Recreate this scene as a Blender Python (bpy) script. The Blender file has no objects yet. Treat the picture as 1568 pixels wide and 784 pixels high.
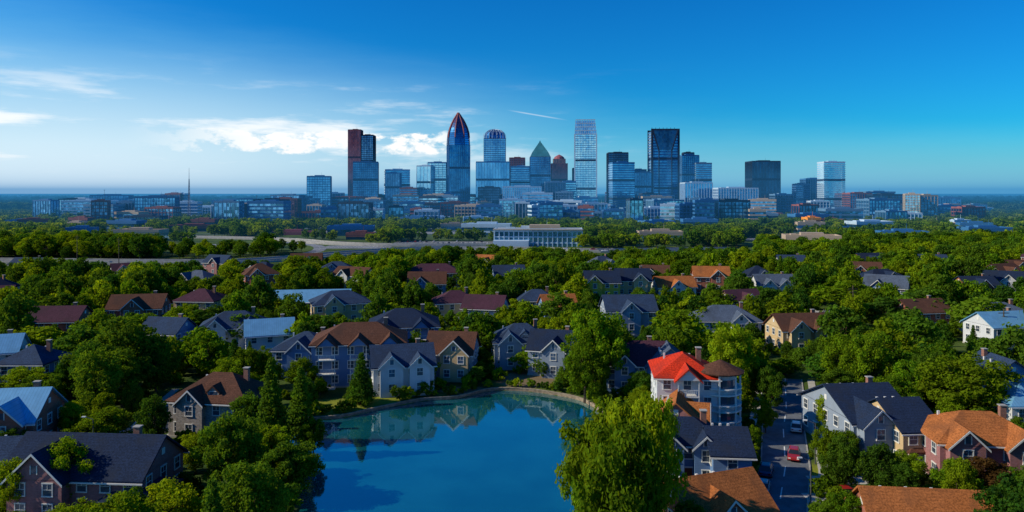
import bpy, math, random
import numpy as np
from mathutils import Vector
random.seed(7); np.random.seed(7)
R=random.Random(11)
scene=bpy.context.scene
CAMH=40.0
def gx(px,D): return (px-784.0)/1120.0*D
def gh(py,D): return CAMH+(296.0-py)*D/1120.0

# ------------------------------------------------------------ materials
def newmat(name):
    m=bpy.data.materials.new(name); m.use_nodes=True
    nt=m.node_tree; nt.nodes.clear()
    out=nt.nodes.new('ShaderNodeOutputMaterial')
    return m,nt,out
def N(nt,t,**kw):
    n=nt.nodes.new(t)
    for k,v in kw.items():
        if k.startswith('_'): setattr(n,k[1:],v)
        else: n.inputs[k.replace('__',' ')].default_value=v
    return n
def c4(c): return (c[0],c[1],c[2],1.0)
def mixc(nt,fac,a,b,bt='MIX'):
    n=nt.nodes.new('ShaderNodeMix'); n.data_type='RGBA'; n.blend_type=bt
    for idx,v in ((0,fac),(6,a),(7,b)):
        if isinstance(v,(tuple,list)): n.inputs[idx].default_value=c4(v)
        elif isinstance(v,(int,float)): n.inputs[idx].default_value=v
        else: nt.links.new(v,n.inputs[idx])
    return n.outputs[2]
def mth(nt,op,a,b=None,c=None,clamp=False):
    n=nt.nodes.new('ShaderNodeMath'); n.operation=op; n.use_clamp=clamp
    for i,v in enumerate((a,b,c)):
        if v is None: continue
        if isinstance(v,(int,float)): n.inputs[i].default_value=v
        else: nt.links.new(v,n.inputs[i])
    return n.outputs[0]
def smooth(nt,v,a,b):
    n=nt.nodes.new('ShaderNodeMapRange'); n.interpolation_type='SMOOTHSTEP'
    n.inputs[1].default_value=a; n.inputs[2].default_value=b
    n.inputs[3].default_value=0; n.inputs[4].default_value=1
    nt.links.new(v,n.inputs[0]); return n.outputs[0]
def noise(nt,vec,scale,detail=3,rough=0.5):
    n=N(nt,'ShaderNodeTexNoise',Scale=scale,Detail=detail,Roughness=rough)
    if vec is not None: nt.links.new(vec,n.inputs['Vector'])
    return n.outputs['Fac']
MATS={}
def plain(name,col,rough=0.8,var=0.25,scale=0.8,metal=0.0,spec=0.25,bump=0.0,kind=None):
    if name in MATS: return MATS[name]
    m,nt,out=newmat(name)
    tc=N(nt,'ShaderNodeTexCoord'); o=tc.outputs['Object']
    n1=noise(nt,o,scale,4,0.6)
    dark=tuple(x*(1-var) for x in col); lite=tuple(min(1,x*(1+var)) for x in col)
    c=mixc(nt,smooth(nt,n1,0.3,0.7),dark,lite)
    if kind=='shingle': spec=0.12; rough=0.95
    p=N(nt,'ShaderNodeBsdfPrincipled',Roughness=rough,Metallic=metal)
    p.inputs['Specular IOR Level'].default_value=spec
    if kind=='siding':
        s=N(nt,'ShaderNodeSeparateXYZ'); nt.links.new(o,s.inputs[0])
        w=mth(nt,'FRACT',mth(nt,'MULTIPLY',s.outputs[2],4.5))
        c=mixc(nt,smooth(nt,w,0.0,0.22),tuple(x*0.72 for x in col),c)
    if kind=='brick':
        b=N(nt,'ShaderNodeTexBrick',Scale=1.6); b.inputs['Mortar Size'].default_value=0.02
        b.inputs['Color1'].default_value=c4(dark); b.inputs['Color2'].default_value=c4(lite); b.inputs['Mortar'].default_value=c4((0.3,0.27,0.24))
        cx=N(nt,'ShaderNodeSeparateXYZ'); nt.links.new(o,cx.inputs[0])
        cb=N(nt,'ShaderNodeCombineXYZ'); nt.links.new(mth(nt,'ADD',cx.outputs[0],cx.outputs[1]),cb.inputs[0]); nt.links.new(cx.outputs[2],cb.inputs[1])
        nt.links.new(cb.outputs[0],b.inputs['Vector']); c=mixc(nt,0.35,b.outputs['Color'],c)
    if kind=='shingle':
        s=N(nt,'ShaderNodeSeparateXYZ'); nt.links.new(o,s.inputs[0])
        w=mth(nt,'FRACT',mth(nt,'MULTIPLY',s.outputs[2],4.0))
        c=mixc(nt,smooth(nt,w,0.0,0.35),tuple(x*0.5 for x in col),c)
        n3=noise(nt,o,5.0,2,0.7); n5=noise(nt,o,0.35,3,0.6)
        c=mixc(nt,0.55,c,mixc(nt,smooth(nt,n3,0.35,0.65),tuple(x*0.45 for x in col),tuple(min(1,x*1.5) for x in col)))
        c=mixc(nt,mth(nt,'MULTIPLY',smooth(nt,n5,0.45,0.7),0.65),c,tuple(x*0.5+0.012 for x in col))
    if kind=='metalroof':
        s=N(nt,'ShaderNodeSeparateXYZ'); nt.links.new(o,s.inputs[0])
        w=mth(nt,'FRACT',mth(nt,'MULTIPLY',s.outputs[0],2.0))
        c=mixc(nt,smooth(nt,w,0.0,0.15),tuple(x*0.6 for x in col),c)
    nt.links.new(c,p.inputs['Base Color'])
    if bump>0:
        b=N(nt,'ShaderNodeBump',Strength=bump,Distance=0.05); nt.links.new(noise(nt,o,scale*6,3),b.inputs['Height']); nt.links.new(b.outputs[0],p.inputs['Normal'])
    nt.links.new(p.outputs[0],out.inputs[0]); MATS[name]=m; return m
def facade_glass(name,c1,c2,metal=0.7,rough=0.15,cell=(3.2,3.2,4.0),tilt=0.0):
    if name in MATS: return MATS[name]
    m,nt,out=newmat(name)
    tc=N(nt,'ShaderNodeTexCoord')
    dv=N(nt,'ShaderNodeVectorMath',_operation='DIVIDE'); dv.inputs[1].default_value=cell; nt.links.new(tc.outputs['Object'],dv.inputs[0])
    fl=N(nt,'ShaderNodeVectorMath',_operation='FLOOR'); nt.links.new(dv.outputs[0],fl.inputs[0])
    wn=N(nt,'ShaderNodeTexWhiteNoise'); nt.links.new(fl.outputs[0],wn.inputs['Vector'])
    mpg=N(nt,'ShaderNodeMapping'); mpg.inputs['Scale'].default_value=(1,1,0.35); nt.links.new(tc.outputs['Object'],mpg.inputs['Vector'])
    big=noise(nt,mpg.outputs[0],0.05,3)
    f=mth(nt,'ADD',mth(nt,'MULTIPLY',wn.outputs['Value'],0.35),mth(nt,'MULTIPLY',smooth(nt,big,0.35,0.65),0.6))
    c=mixc(nt,f,c1,c2)
    p=N(nt,'ShaderNodeBsdfPrincipled',Roughness=rough,Metallic=metal)
    nt.links.new(c,p.inputs['Base Color'])
    if tilt>0:
        geo=N(nt,'ShaderNodeNewGeometry')
        sb=N(nt,'ShaderNodeVectorMath',_operation='SUBTRACT'); nt.links.new(wn.outputs['Color'],sb.inputs[0]); sb.inputs[1].default_value=(0.5,0.5,0.3)
        sc=N(nt,'ShaderNodeVectorMath',_operation='SCALE'); nt.links.new(sb.outputs[0],sc.inputs[0]); sc.inputs['Scale'].default_value=tilt
        ad=N(nt,'ShaderNodeVectorMath',_operation='ADD'); nt.links.new(geo.outputs['Normal'],ad.inputs[0]); nt.links.new(sc.outputs[0],ad.inputs[1])
        nm=N(nt,'ShaderNodeVectorMath',_operation='NORMALIZE'); nt.links.new(ad.outputs[0],nm.inputs[0]); nt.links.new(nm.outputs[0],p.inputs['Normal'])
    nt.links.new(p.outputs[0],out.inputs[0]); MATS[name]=m; return m

M_trim=plain('white_trim',(0.62,0.62,0.6),0.6,0.05)
M_win=facade_glass('house_window_glass',(0.02,0.03,0.05),(0.10,0.14,0.2),0.3,0.08,(1.3,1.3,2.7))
M_door=plain('door_paint',(0.12,0.03,0.02),0.5,0.1)
M_chim=plain('chimney_brick',(0.24,0.10,0.07),0.9,0.25,2,kind='brick')
M_conc=plain('concrete',(0.34,0.33,0.31),0.9,0.15,0.6)
M_asph=plain('asphalt',(0.12,0.135,0.16),0.9,0.25,0.5)
M_asph2=plain('old_asphalt',(0.17,0.18,0.20),0.9,0.25,0.08)
M_paint=plain('road_paint',(0.75,0.75,0.72),0.7,0.1)
M_walk=plain('pavement_concrete',(0.40,0.39,0.37),0.9,0.12,0.7)
M_rail=plain('railing_metal',(0.6,0.6,0.6),0.5,0.05)
M_bark=plain('bark',(0.09,0.065,0.045),0.95,0.35,3)
ROOF={
 'navy':plain('roof_navy',(0.014,0.026,0.06),0.75,0.2,0.6,kind='shingle'),
 'brown':plain('roof_brown',(0.10,0.045,0.03),0.85,0.25,0.6,kind='shingle'),
 'maroon':plain('roof_maroon',(0.07,0.028,0.045),0.85,0.25,0.6,kind='shingle'),
 'orange':plain('roof_orange',(0.34,0.115,0.035),0.85,0.3,0.6,kind='shingle'),
 'grey':plain('roof_grey',(0.075,0.10,0.15),0.8,0.2,0.6,kind='shingle'),
 'slate':plain('roof_slate',(0.028,0.05,0.10),0.7,0.25,0.6,kind='shingle'),
 'metal':plain('roof_metal',(0.15,0.36,0.56),0.4,0.1,0.6,kind='metalroof',metal=0.2),
 'red':plain('roof_red',(0.55,0.035,0.012),0.7,0.2,0.6,kind='shingle'),
}
WALL={
 'white':plain('siding_white',(0.52,0.54,0.57),0.7,0.05,0.5,kind='siding'),
 'cream':plain('siding_cream',(0.5,0.37,0.21),0.7,0.07,0.5,kind='siding'),
 'blue':plain('siding_blue',(0.11,0.20,0.38),0.7,0.07,0.5,kind='siding'),
 'greyw':plain('siding_grey',(0.23,0.28,0.36),0.7,0.07,0.5,kind='siding'),
 'brick':plain('brick_red',(0.30,0.085,0.05),0.9,0.25,1,kind='brick'),
 'mauve':plain('brick_mauve',(0.28,0.11,0.12),0.9,0.25,1,kind='brick'),
 'stone':plain('stone_wall',(0.30,0.27,0.25),0.9,0.4,2.0,kind='brick'),
 'yellow':plain('stucco_yellow',(0.62,0.40,0.06),0.8,0.08,0.5),
}
# ------------------------------------------------------------ mesh builder
class MB:
    def __init__(s): s.v=[]; s.f=[]
    def poly(s,pts):
        b=len(s.v); s.v.extend([tuple(p) for p in pts]); s.f.append(tuple(range(b,b+len(pts))))
    def box(s,x0,x1,y0,y1,z0,z1):
        b=len(s.v)
        s.v+= [(x0,y0,z0),(x1,y0,z0),(x1,y1,z0),(x0,y1,z0),(x0,y0,z1),(x1,y0,z1),(x1,y1,z1),(x0,y1,z1)]
        for q in ((0,3,2,1),(4,5,6,7),(0,1,5,4),(1,2,6,5),(2,3,7,6),(3,0,4,7)): s.f.append(tuple(b+i for i in q))
    def obox(s,c,t,n,st,sn,sz):
        b=len(s.v)
        for dz in (-sz/2,sz/2):
            for a,e in ((-1,-1),(1,-1),(1,1),(-1,1)):
                s.v.append((c[0]+t[0]*a*st/2+n[0]*e*sn/2,c[1]+t[1]*a*st/2+n[1]*e*sn/2,c[2]+dz))
        for q in ((0,3,2,1),(4,5,6,7),(0,1,5,4),(1,2,6,5),(2,3,7,6),(3,0,4,7)): s.f.append(tuple(b+i for i in q))
    def prism(s,pts,vec):
        b=len(s.v); n=len(pts)
        s.v+=[tuple(p) for p in pts]; s.v+=[(p[0]+vec[0],p[1]+vec[1],p[2]+vec[2]) for p in pts]
        s.f.append(tuple(b+i for i in range(n))[::-1]); s.f.append(tuple(b+n+i for i in range(n)))
        for i in range(n):
            j=(i+1)%n; s.f.append((b+i,b+j,b+n+j,b+n+i))
    def loft(s,secs,cap=True):
        b=len(s.v); n=len(secs[0])
        for q in secs: s.v+=[tuple(p) for p in q]
        for k in range(len(secs)-1):
            for i in range(n):
                j=(i+1)%n; s.f.append((b+k*n+i,b+k*n+j,b+(k+1)*n+j,b+(k+1)*n+i))
        if cap:
            s.f.append(tuple(b+i for i in range(n))[::-1]); e=b+(len(secs)-1)*n
            s.f.append(tuple(e+i for i in range(n)))
    def tube(s,p0,p1,r0,r1,n=6):
        p0=Vector(p0);p1=Vector(p1); d=(p1-p0).normalized()
        u=d.orthogonal().normalized(); w=d.cross(u)
        secs=[]
        for p,r in ((p0,r0),(p1,r1)):
            secs.append([tuple(p+u*(r*math.cos(2*math.pi*i/n))+w*(r*math.sin(2*math.pi*i/n))) for i in range(n)])
        s.loft(secs)
    def mesh(s,name,mats):
        me=bpy.data.meshes.new(name); me.from_pydata(s.v,[],s.f)
        for m in mats: me.materials.append(m)
        me.update(); return me
def addobj(name,me,parent=None,loc=(0,0,0),rot=0,scale=None):
    o=bpy.data.objects.new(name,me); scene.collection.objects.link(o)
    o.location=loc; o.rotation_euler=(0,0,rot)
    if scale: o.scale=scale
    if parent: o.parent=parent
    return o
class Asset:
    def __init__(s,name,x,y,rot=0,z=0):
        s.name=name; s.loc=(x,y,z); s.rot=rot; s.parts={}
    def p(s,part,mat):
        if part not in s.parts: s.parts[part]=(MB(),mat)
        return s.parts[part][0]
    def done(s):
        e=addobj(s.name,None,None,s.loc,s.rot); e.empty_display_size=1
        for k,(mb,mat) in s.parts.items():
            if mb.v: addobj(k,mb.mesh(k,[mat]),e)
        return e
# ------------------------------------------------------------ zones
ZON=[]   # x,y,r,slack(height hidden allowed)
def zone(x,y,r,slack=0): ZON.append((x,y,r,slack))
def zline(pts,r,slack=0):
    for (x0,y0),(x1,y1) in zip(pts[:-1],pts[1:]):
        L=math.hypot(x1-x0,y1-y0); n=max(1,int(L/max(2,r)))
        for i in range(n+1): zone(x0+(x1-x0)*i/n,y0+(y1-y0)*i/n,r,slack)
def blocked(xs,ys,hs,rs):
    xs=np.array(xs,float); ys=np.array(ys,float); hs=np.array(hs,float); rs=np.array(rs,float)
    bad=np.zeros(len(xs),bool)
    if not ZON: return bad
    Z=np.array(ZON); zx,zy,zr,sl=Z[:,0][None],Z[:,1][None],Z[:,2][None],Z[:,3][None]
    for i in range(0,len(xs),400):
        X=xs[i:i+400,None];Y=ys[i:i+400,None];Hh=hs[i:i+400,None];r=rs[i:i+400,None]
        he=np.clip(Hh*0.85-sl,0,36); k=CAMH/(CAMH-he)
        t=np.clip((zx*X+zy*Y)/(X*X+Y*Y),1,k)
        d=np.hypot(X*t-zx,Y*t-zy); d0=np.hypot(X-zx,Y-zy)
        bad[i:i+400]=((d<zr+r*0.45)|(d0<zr+r*0.6)).any(1)
    return bad
# ------------------------------------------------------------ pond
pond_ctrl=[(-37,130),(-31,132),(-25,137),(-18,142.5),(-10.8,144.5),(-4.5,150),(2.1,150),(8.6,147),(14,142),(17,131),(17,112),(14,95),(9,72),(0,55),(-18,55),(-25,72),(-27,92),(-31,106),(-37,117),(-40,125)]
def catmull(P,n=5,closed=True):
    out=[]; L=len(P)
    for i in range(L if closed else L-1):
        if closed: p0,p1,p2,p3=P[i-1],P[i],P[(i+1)%L],P[(i+2)%L]
        else: p0,p1,p2,p3=P[max(i-1,0)],P[i],P[i+1],P[min(i+2,L-1)]
        for k in range(n):
            t=k/n
            out.append(tuple(0.5*((2*p1[a])+(-p0[a]+p2[a])*t+(2*p0[a]-5*p1[a]+4*p2[a]-p3[a])*t*t+(-p0[a]+3*p1[a]-3*p2[a]+p3[a])*t**3) for a in (0,1)))
    if not closed: out.append(P[-1])
    return out
POND=catmull(pond_ctrl,5)
PA=np.array(POND)
def pond_sd(X,Y):
    X=np.asarray(X,float);Y=np.asarray(Y,float)
    d=np.full(X.shape,1e9); ins=np.zeros(X.shape,bool)
    for i in range(len(PA)):
        a=PA[i];b=PA[(i+1)%len(PA)]
        ex,ey=b-a; L=ex*ex+ey*ey
        t=np.clip(((X-a[0])*ex+(Y-a[1])*ey)/L,0,1)
        d=np.minimum(d,np.hypot(X-a[0]-t*ex,Y-a[1]-t*ey))
        c=((a[1]>Y)!=(b[1]>Y))
        if abs(ey)>1e-9:
            xi=a[0]+(Y-a[1])*ex/ey
            ins^=(c&(X<xi))
    return np.where(ins,d,-d)
# ------------------------------------------------------------ ground
def axis(lo,hi,step,far_lo,far_hi,g=1.18):
    a=list(np.arange(lo,hi+0.01,step))
    s=step;x=hi;
    while x<far_hi: s*=g; x+=s; a.append(x)
    s=step;x=lo; pre=[]
    while x>far_lo: s*=g; x-=s; pre.append(x)
    return np.array(pre[::-1]+a)
gxs=axis(-60,60,1.3,-45000,45000); gys=axis(48,176,1.3,-3000,60000)
GX,GY=np.meshgrid(gxs,gys)
sd=pond_sd(GX,GY)
GZ=np.where(sd>0,-np.minimum(2.8,0.45+sd*0.8),-0.45*np.clip(1+sd/2.0,0,1))
gv=np.stack([GX.ravel(),GY.ravel(),GZ.ravel()],1)
nx=len(gxs);ny=len(gys)
idx=np.arange(nx*ny).reshape(ny,nx)
gf=np.stack([idx[:-1,:-1].ravel(),idx[:-1,1:].ravel(),idx[1:,1:].ravel(),idx[1:,:-1].ravel()],1)
me=bpy.data.meshes.new('ground'); me.from_pydata(gv.tolist(),[],gf.tolist())
lawn=np.zeros(nx*ny)
def blobw(x,y,rx,ry):
    return np.clip(1.6-np.hypot((gv[:,0]-x)/rx,(gv[:,1]-y)/ry)*1.6,0,1)
for b in ((-32,137,9,7),(-24,142,6,3),(40,100,10,12),(-60,100,12,10),(28,150,6,5),(60,105,6,8)): lawn=np.maximum(lawn,blobw(*b))
sand=np.zeros(nx*ny)
for b in ((3,157,8,8),(-10,149,7,3),): sand=np.maximum(sand,blobw(*b))
at=me.attributes.new('lawn','FLOAT','POINT'); at.data.foreach_set('value',lawn.astype(np.float32))
at=me.attributes.new('sand','FLOAT','POINT'); at.data.foreach_set('value',sand.astype(np.float32))
m,nt,out=newmat('ground_cover')
geo=N(nt,'ShaderNodeNewGeometry'); pos=geo.outputs['Position']
n1=noise(nt,pos,0.05,5,0.6); n2=noise(nt,pos,0.6,4,0.7)
c=mixc(nt,smooth(nt,n1,0.35,0.65),(0.025,0.055,0.012),(0.075,0.115,0.02))
c=mixc(nt,smooth(nt,n2,0.55,0.75),c,(0.11,0.10,0.04))
la=N(nt,'ShaderNodeAttribute',_attribute_name='lawn'); c=mixc(nt,smooth(nt,la.outputs['Fac'],0.1,0.5),c,mixc(nt,n2,(0.24,0.24,0.03),(0.13,0.18,0.02)))
la=N(nt,'ShaderNodeAttribute',_attribute_name='sand'); c=mixc(nt,smooth(nt,la.outputs['Fac'],0.1,0.5),c,mixc(nt,n2,(0.24,0.17,0.11),(0.12,0.10,0.05)))
sp=N(nt,'ShaderNodeSeparateXYZ'); nt.links.new(pos,sp.inputs[0])
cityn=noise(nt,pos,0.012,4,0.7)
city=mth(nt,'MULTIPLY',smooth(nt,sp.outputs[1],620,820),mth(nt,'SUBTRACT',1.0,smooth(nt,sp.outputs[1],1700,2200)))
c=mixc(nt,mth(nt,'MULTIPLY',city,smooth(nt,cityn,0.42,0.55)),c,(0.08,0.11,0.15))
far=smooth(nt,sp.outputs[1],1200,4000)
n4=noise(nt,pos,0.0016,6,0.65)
c=mixc(nt,far,c,mixc(nt,smooth(nt,n4,0.4,0.65),(0.004,0.05,0.11),(0.012,0.09,0.17)))  # distance haze painted into the ground colour, bluer with Y
p=N(nt,'ShaderNodeBsdfPrincipled',Roughness=0.95); p.inputs['Specular IOR Level'].default_value=0.1
nt.links.new(c,p.inputs['Base Color'])
b=N(nt,'ShaderNodeBump',Strength=0.6,Distance=0.3); nt.links.new(n2,b.inputs['Height']); nt.links.new(b.outputs[0],p.inputs['Normal'])
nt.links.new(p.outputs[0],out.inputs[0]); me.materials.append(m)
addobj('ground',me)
# water
m,nt,out=newmat('pond_water')
geo=N(nt,'ShaderNodeNewGeometry'); pos=geo.outputs['Position']
w1=noise(nt,pos,0.9,3,0.6); w2=noise(nt,pos,0.12,2,0.5)
b=N(nt,'ShaderNodeBump',Strength=0.08,Distance=0.08); nt.links.new(w1,b.inputs['Height'])
df=N(nt,'ShaderNodeBsdfDiffuse'); nt.links.new(mixc(nt,smooth(nt,w2,0.3,0.7),(0.003,0.085,0.115),(0.005,0.115,0.15)),df.inputs['Color'])
gl=N(nt,'ShaderNodeBsdfGlossy',Roughness=0.03); gl.inputs['Color'].default_value=(0.75,0.95,0.95,1); nt.links.new(b.outputs[0],gl.inputs['Normal'])
fr=N(nt,'ShaderNodeFresnel',IOR=1.45); nt.links.new(b.outputs[0],fr.inputs['Normal'])
ms=N(nt,'ShaderNodeMixShader'); nt.links.new(mth(nt,'MULTIPLY_ADD',fr.outputs[0],1.5,0.2,True),ms.inputs[0])
nt.links.new(df.outputs[0],ms.inputs[1]); nt.links.new(gl.outputs[0],ms.inputs[2]); nt.links.new(ms.outputs[0],out.inputs[0])
mb=MB(); cen=PA.mean(0)
mb.poly([(cen[0]+(x-cen[0])*1.03,cen[1]+(y-cen[1])*1.02,-0.6) for x,y in POND][::-1])
mew=mb.mesh('pond_water',[m])
o=addobj('pond_water',mew)
if mew.polygons[0].normal.z<0: mew.flip_normals()
a=Asset('retaining_wall',0,0); wl=a.p('stone_blocks',plain('retaining_stone',(0.20,0.15,0.11),0.9,0.35,1.5)); cp=a.p('coping',plain('coping_stone',(0.26,0.21,0.16),0.9,0.3,1.5))
for i in range(0,47):
    p0=PA[i];p1=PA[i+1]; t=(p1-p0); L=np.linalg.norm(t); t=t/L; n=np.array([-t[1],t[0]]); c0=(p0+p1)/2+n*0.15
    wl.obox((c0[0],c0[1],-0.5),t,n,L+0.06,0.35,0.9); cp.obox((c0[0],c0[1],0.0),t,n,L+0.1,0.45,0.1)
a.done()
qx,qy=np.meshgrid(np.arange(-34,16,5.0),np.arange(60,150,5.0)); qs=pond_sd(qx,qy)
for x,y,s_ in zip(qx.ravel(),qy.ravel(),qs.ravel()):
    if s_>2.5: zone(x,y,3.2,0)
zone(-32,138,4.5,0); zone(-27,141,2.5,0); zone(3,156,3.5,0)
# ------------------------------------------------------------ houses
def windows(a,p0,p1,z0,st,sh,spacing=2.7,ww=1.15,wh=1.45,skip=()):
    p0=np.array(p0,float);p1=np.array(p1,float); t=p1-p0; L=np.linalg.norm(t); t/=L; n=np.array([t[1],-t[0]])
    t=tuple(t);n=tuple(n)
    k=max(1,int((L-0.6)/spacing)); g=a.p('windows',M_win); f=a.p('window_trim',M_trim)
    for s in range(st):
        zc=z0+s*sh+sh*0.56
        for i in range(k):
            if (s,i) in skip: continue
            u=L*(i+0.5)/k; c=(p0[0]+t[0]*u,p0[1]+t[1]*u)
            g.obox((c[0]+n[0]*.02,c[1]+n[1]*.02,zc),t,n,ww,0.06,wh)
            cf=(c[0]+n[0]*.05,c[1]+n[1]*.05)
            for dx in (-1,1):
                e=dx*(ww/2+0.06); f.obox((cf[0]+t[0]*e,cf[1]+t[1]*e,zc),t,n,0.13,0.12,wh)
            f.obox((cf[0],cf[1],zc+wh/2+0.07),t,n,ww+0.32,0.16,0.14); f.obox((cf[0],cf[1],zc-wh/2-0.07),t,n,ww+0.32,0.2,0.14)
            f.obox((cf[0],cf[1],zc),t,n,ww,0.08,0.06); f.obox((cf[0],cf[1],zc+wh/4),t,n,0.05,0.075,wh/2-0.06)
def gable_roof(rm,wm,x0,x1,y0,y1,h,rh,o,axis='x'):
    if axis=='x': c=(y0+y1)/2; hw=(y1-y0)/2
    else: c=(x0+x1)/2; hw=(x1-x0)/2
    sl=rh/hw; e=hw+o; ze=h-o*sl; zr=h+rh; th=0.24
    sec=[(-e,ze),(0,zr),(e,ze),(e,ze-th),(0,zr-th),(-e,ze-th)]
    att=[(-hw,h-0.12),(0,zr-0.12),(hw,h-0.12)]
    for a_ in (0,1):
        q=[sec[1],sec[2],sec[3],sec[4]] if a_ else [sec[0],sec[1],sec[4],sec[5]]
        if axis=='x': rm.prism([(x0-o,c+y,z) for y,z in q],(x1-x0+2*o,0,0))
        else: rm.prism([(c+x,y1+o*0.2,z) for x,z in q],(0,-(y1-y0)-o*1.2,0))
    if axis=='x': wm.prism([(x0,c+y,z) for y,z in att],(x1-x0,0,0))
    else: wm.prism([(c+x,y1,z) for x,z in att],(0,-(y1-y0),0))
def hip_roof(rm,x0,x1,y0,y1,h,rh,o=0.5):
    cx=(x0+x1)/2;cy=(y0+y1)/2;W=(x1-x0)/2+o;D=(y1-y0)/2+o; z=h-0.05
    if W>=D: r0=(cx-(W-D),cy);r1=(cx+(W-D),cy)
    else: r0=(cx,cy-(D-W));r1=(cx,cy+(D-W))
    b=len(rm.v)
    rm.v+=[(cx-W,cy-D,z-0.25),(cx+W,cy-D,z-0.25),(cx+W,cy+D,z-0.25),(cx-W,cy+D,z-0.25),(cx-W,cy-D,z),(cx+W,cy-D,z),(cx+W,cy+D,z),(cx-W,cy+D,z),(r0[0],r0[1],h+rh),(r1[0],r1[1],h+rh)]
    F=[(0,3,2,1),(0,1,5,4),(1,2,6,5),(2,3,7,6),(3,0,4,7)]
    if W>=D: F+=[(4,5,9,8),(5,6,9),(6,7,8,9),(7,4,8)]
    else: F+=[(4,5,8),(5,6,9,8),(6,7,9),(7,4,8,9)]
    for q in F: rm.f.append(tuple(b+i for i in q))
def house(name,x,y,w,d,st=2,wall='white',roof='navy',rt='hip',rot=0,rh=3.0,gables=(),dormers=0,chim=True,balc=False,turret=None,garage=False,sh=2.9,wing=None,gwall=None,near=True,slack=None):
    a=Asset(name,x,y,math.radians(rot))
    h=st*sh+0.3; W=a.p('walls',WALL[wall]); Rf=a.p('roof',ROOF[roof]); T=a.p('window_trim',M_trim)
    W.box(-w/2,w/2,-d/2,d/2,-0.5,h)
    a.p('foundation',M_conc).box(-w/2-0.1,w/2+0.1,-d/2-0.1,d/2+0.1,-0.6,0.35)
    dx0=int((w-0.6)/2.7)//2
    windows(a,(-w/2,-d/2),(w/2,-d/2),0.2,st,sh,skip={(0,dx0)})
    windows(a,(w/2,-d/2),(w/2,d/2),0.2,st,sh); windows(a,(-w/2,d/2),(-w/2,-d/2),0.2,st,sh)
    if near: windows(a,(w/2,d/2),(-w/2,d/2),0.2,st,sh)
    if rt=='hip': hip_roof(Rf,-w/2,w/2,-d/2,d/2,h,rh)
    else:
        gable_roof(Rf,W,-w/2,w/2,-d/2,d/2,h,rh,0.5)
        for sx in (-1,1): T.box(sx*(w/2+0.03)-0.05,sx*(w/2+0.03)+0.05,-0.35,0.35,h+rh*0.3,h+rh*0.3+0.8)
    for sy in (-1,1): T.box(-w/2-0.55,w/2+0.55,sy*(d/2+0.6)-0.07,sy*(d/2+0.6)+0.07,h-0.42-(0.5*rh/(d/2) if rt!='hip' else 0),h-0.24-(0.5*rh/(d/2) if rt!='hip' else 0))
    k=max(1,int((w-0.6)/2.7)); xd=-w/2+w*(dx0+0.5)/k
    a.p('door',M_door).box(xd-0.5,xd+0.5,-d/2-0.08,-d/2,0.3,2.4); T.box(xd-0.65,xd+0.65,-d/2-0.12,-d/2,2.4,2.58)
    a.p('foundation',M_conc).box(xd-1.2,xd+1.2,-d/2-1.4,-d/2-0.12,-0.1,0.3)
    if near and not balc and not gables:
        T.box(xd-1.5,xd+1.5,-d/2-1.6,-d/2-0.13,2.75,2.92)
        for sx in (-1.35,1.35): T.box(xd+sx-0.08,xd+sx+0.08,-d/2-1.5,-d/2-1.34,-0.1,2.75)
    for (gx_,gw,gpj) in gables:
        gw2=gw/2; gm=a.p('gable_wall',WALL[gwall or wall]); gd=-d/2-gpj
        gm.box(gx_-gw2,gx_+gw2,gd,-d/2+0.3,-0.4,h-0.02)
        grh=min(rh*0.92,gw2*0.95)
        gable_roof(Rf,gm,gx_-gw2,gx_+gw2,gd,0.0,h,grh,0.4,'y')
        windows(a,(gx_-gw2,gd),(gx_+gw2,gd),0.2,st,sh)
        c=(gx_,gd-0.03,h+grh*0.35); a.p('windows',M_win).obox(c,(1,0),(0,-1),0.7,0.06,0.9)
        for dx in (-1,1): T.obox((gx_+dx*0.41,gd-0.05,h+grh*0.35),(1,0),(0,-1),0.12,0.1,1.1)
        sl=grh/gw2
        for dx in (-1,1):
            q=[(gx_+dx*(gw2+0.42),gd-0.48,h-0.4*sl-0.02),(gx_,gd-0.48,h+grh-0.0),(gx_,gd-0.48,h+grh-0.3),(gx_+dx*(gw2+0.42),gd-0.48,h-0.4*sl-0.32)]
            T.prism(q,(0,-0.06,0))
    for i in range(dormers):
        xx=-w/2+w*(i+0.5)/dormers+ (0.6 if gables else 0); dw=1.0; yy=-d/2+0.9; z0=h+0.25
        W.box(xx-dw,xx+dw,yy,0,z0-0.3,z0+1.3); gable_roof(Rf,W,xx-dw,xx+dw,yy,0.4,z0+1.3,0.9,0.25,'y')
        a.p('windows',M_win).obox((xx,yy-0.03,z0+0.7),(1,0),(0,-1),1.0,0.06,0.9)
        T.obox((xx,yy-0.05,z0+0.2),(1,0),(0,-1),1.2,0.1,0.1); T.obox((xx,yy-0.05,z0+1.2),(1,0),(0,-1),1.2,0.1,0.1)
    if chim:
        cx=w*0.28; cm=a.p('chimney',M_chim); cm.box(cx-0.4,cx+0.4,0.6,1.3,h,h+rh+0.6); a.p('chimney_cap',M_conc).box(cx-0.5,cx+0.5,0.5,1.4,h+rh+0.6,h+rh+0.72)
    if near:
        v=a.p('roof_vents',M_rail)
        for q in range(3):
            vx=-w*0.3+q*w*0.22; vz=h+rh*(0.55 if rt=='gable' else 0.5); v.box(vx-0.15,vx+0.15,d*0.2-0.15,d*0.2+0.15,vz-0.5,vz+0.75)
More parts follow.
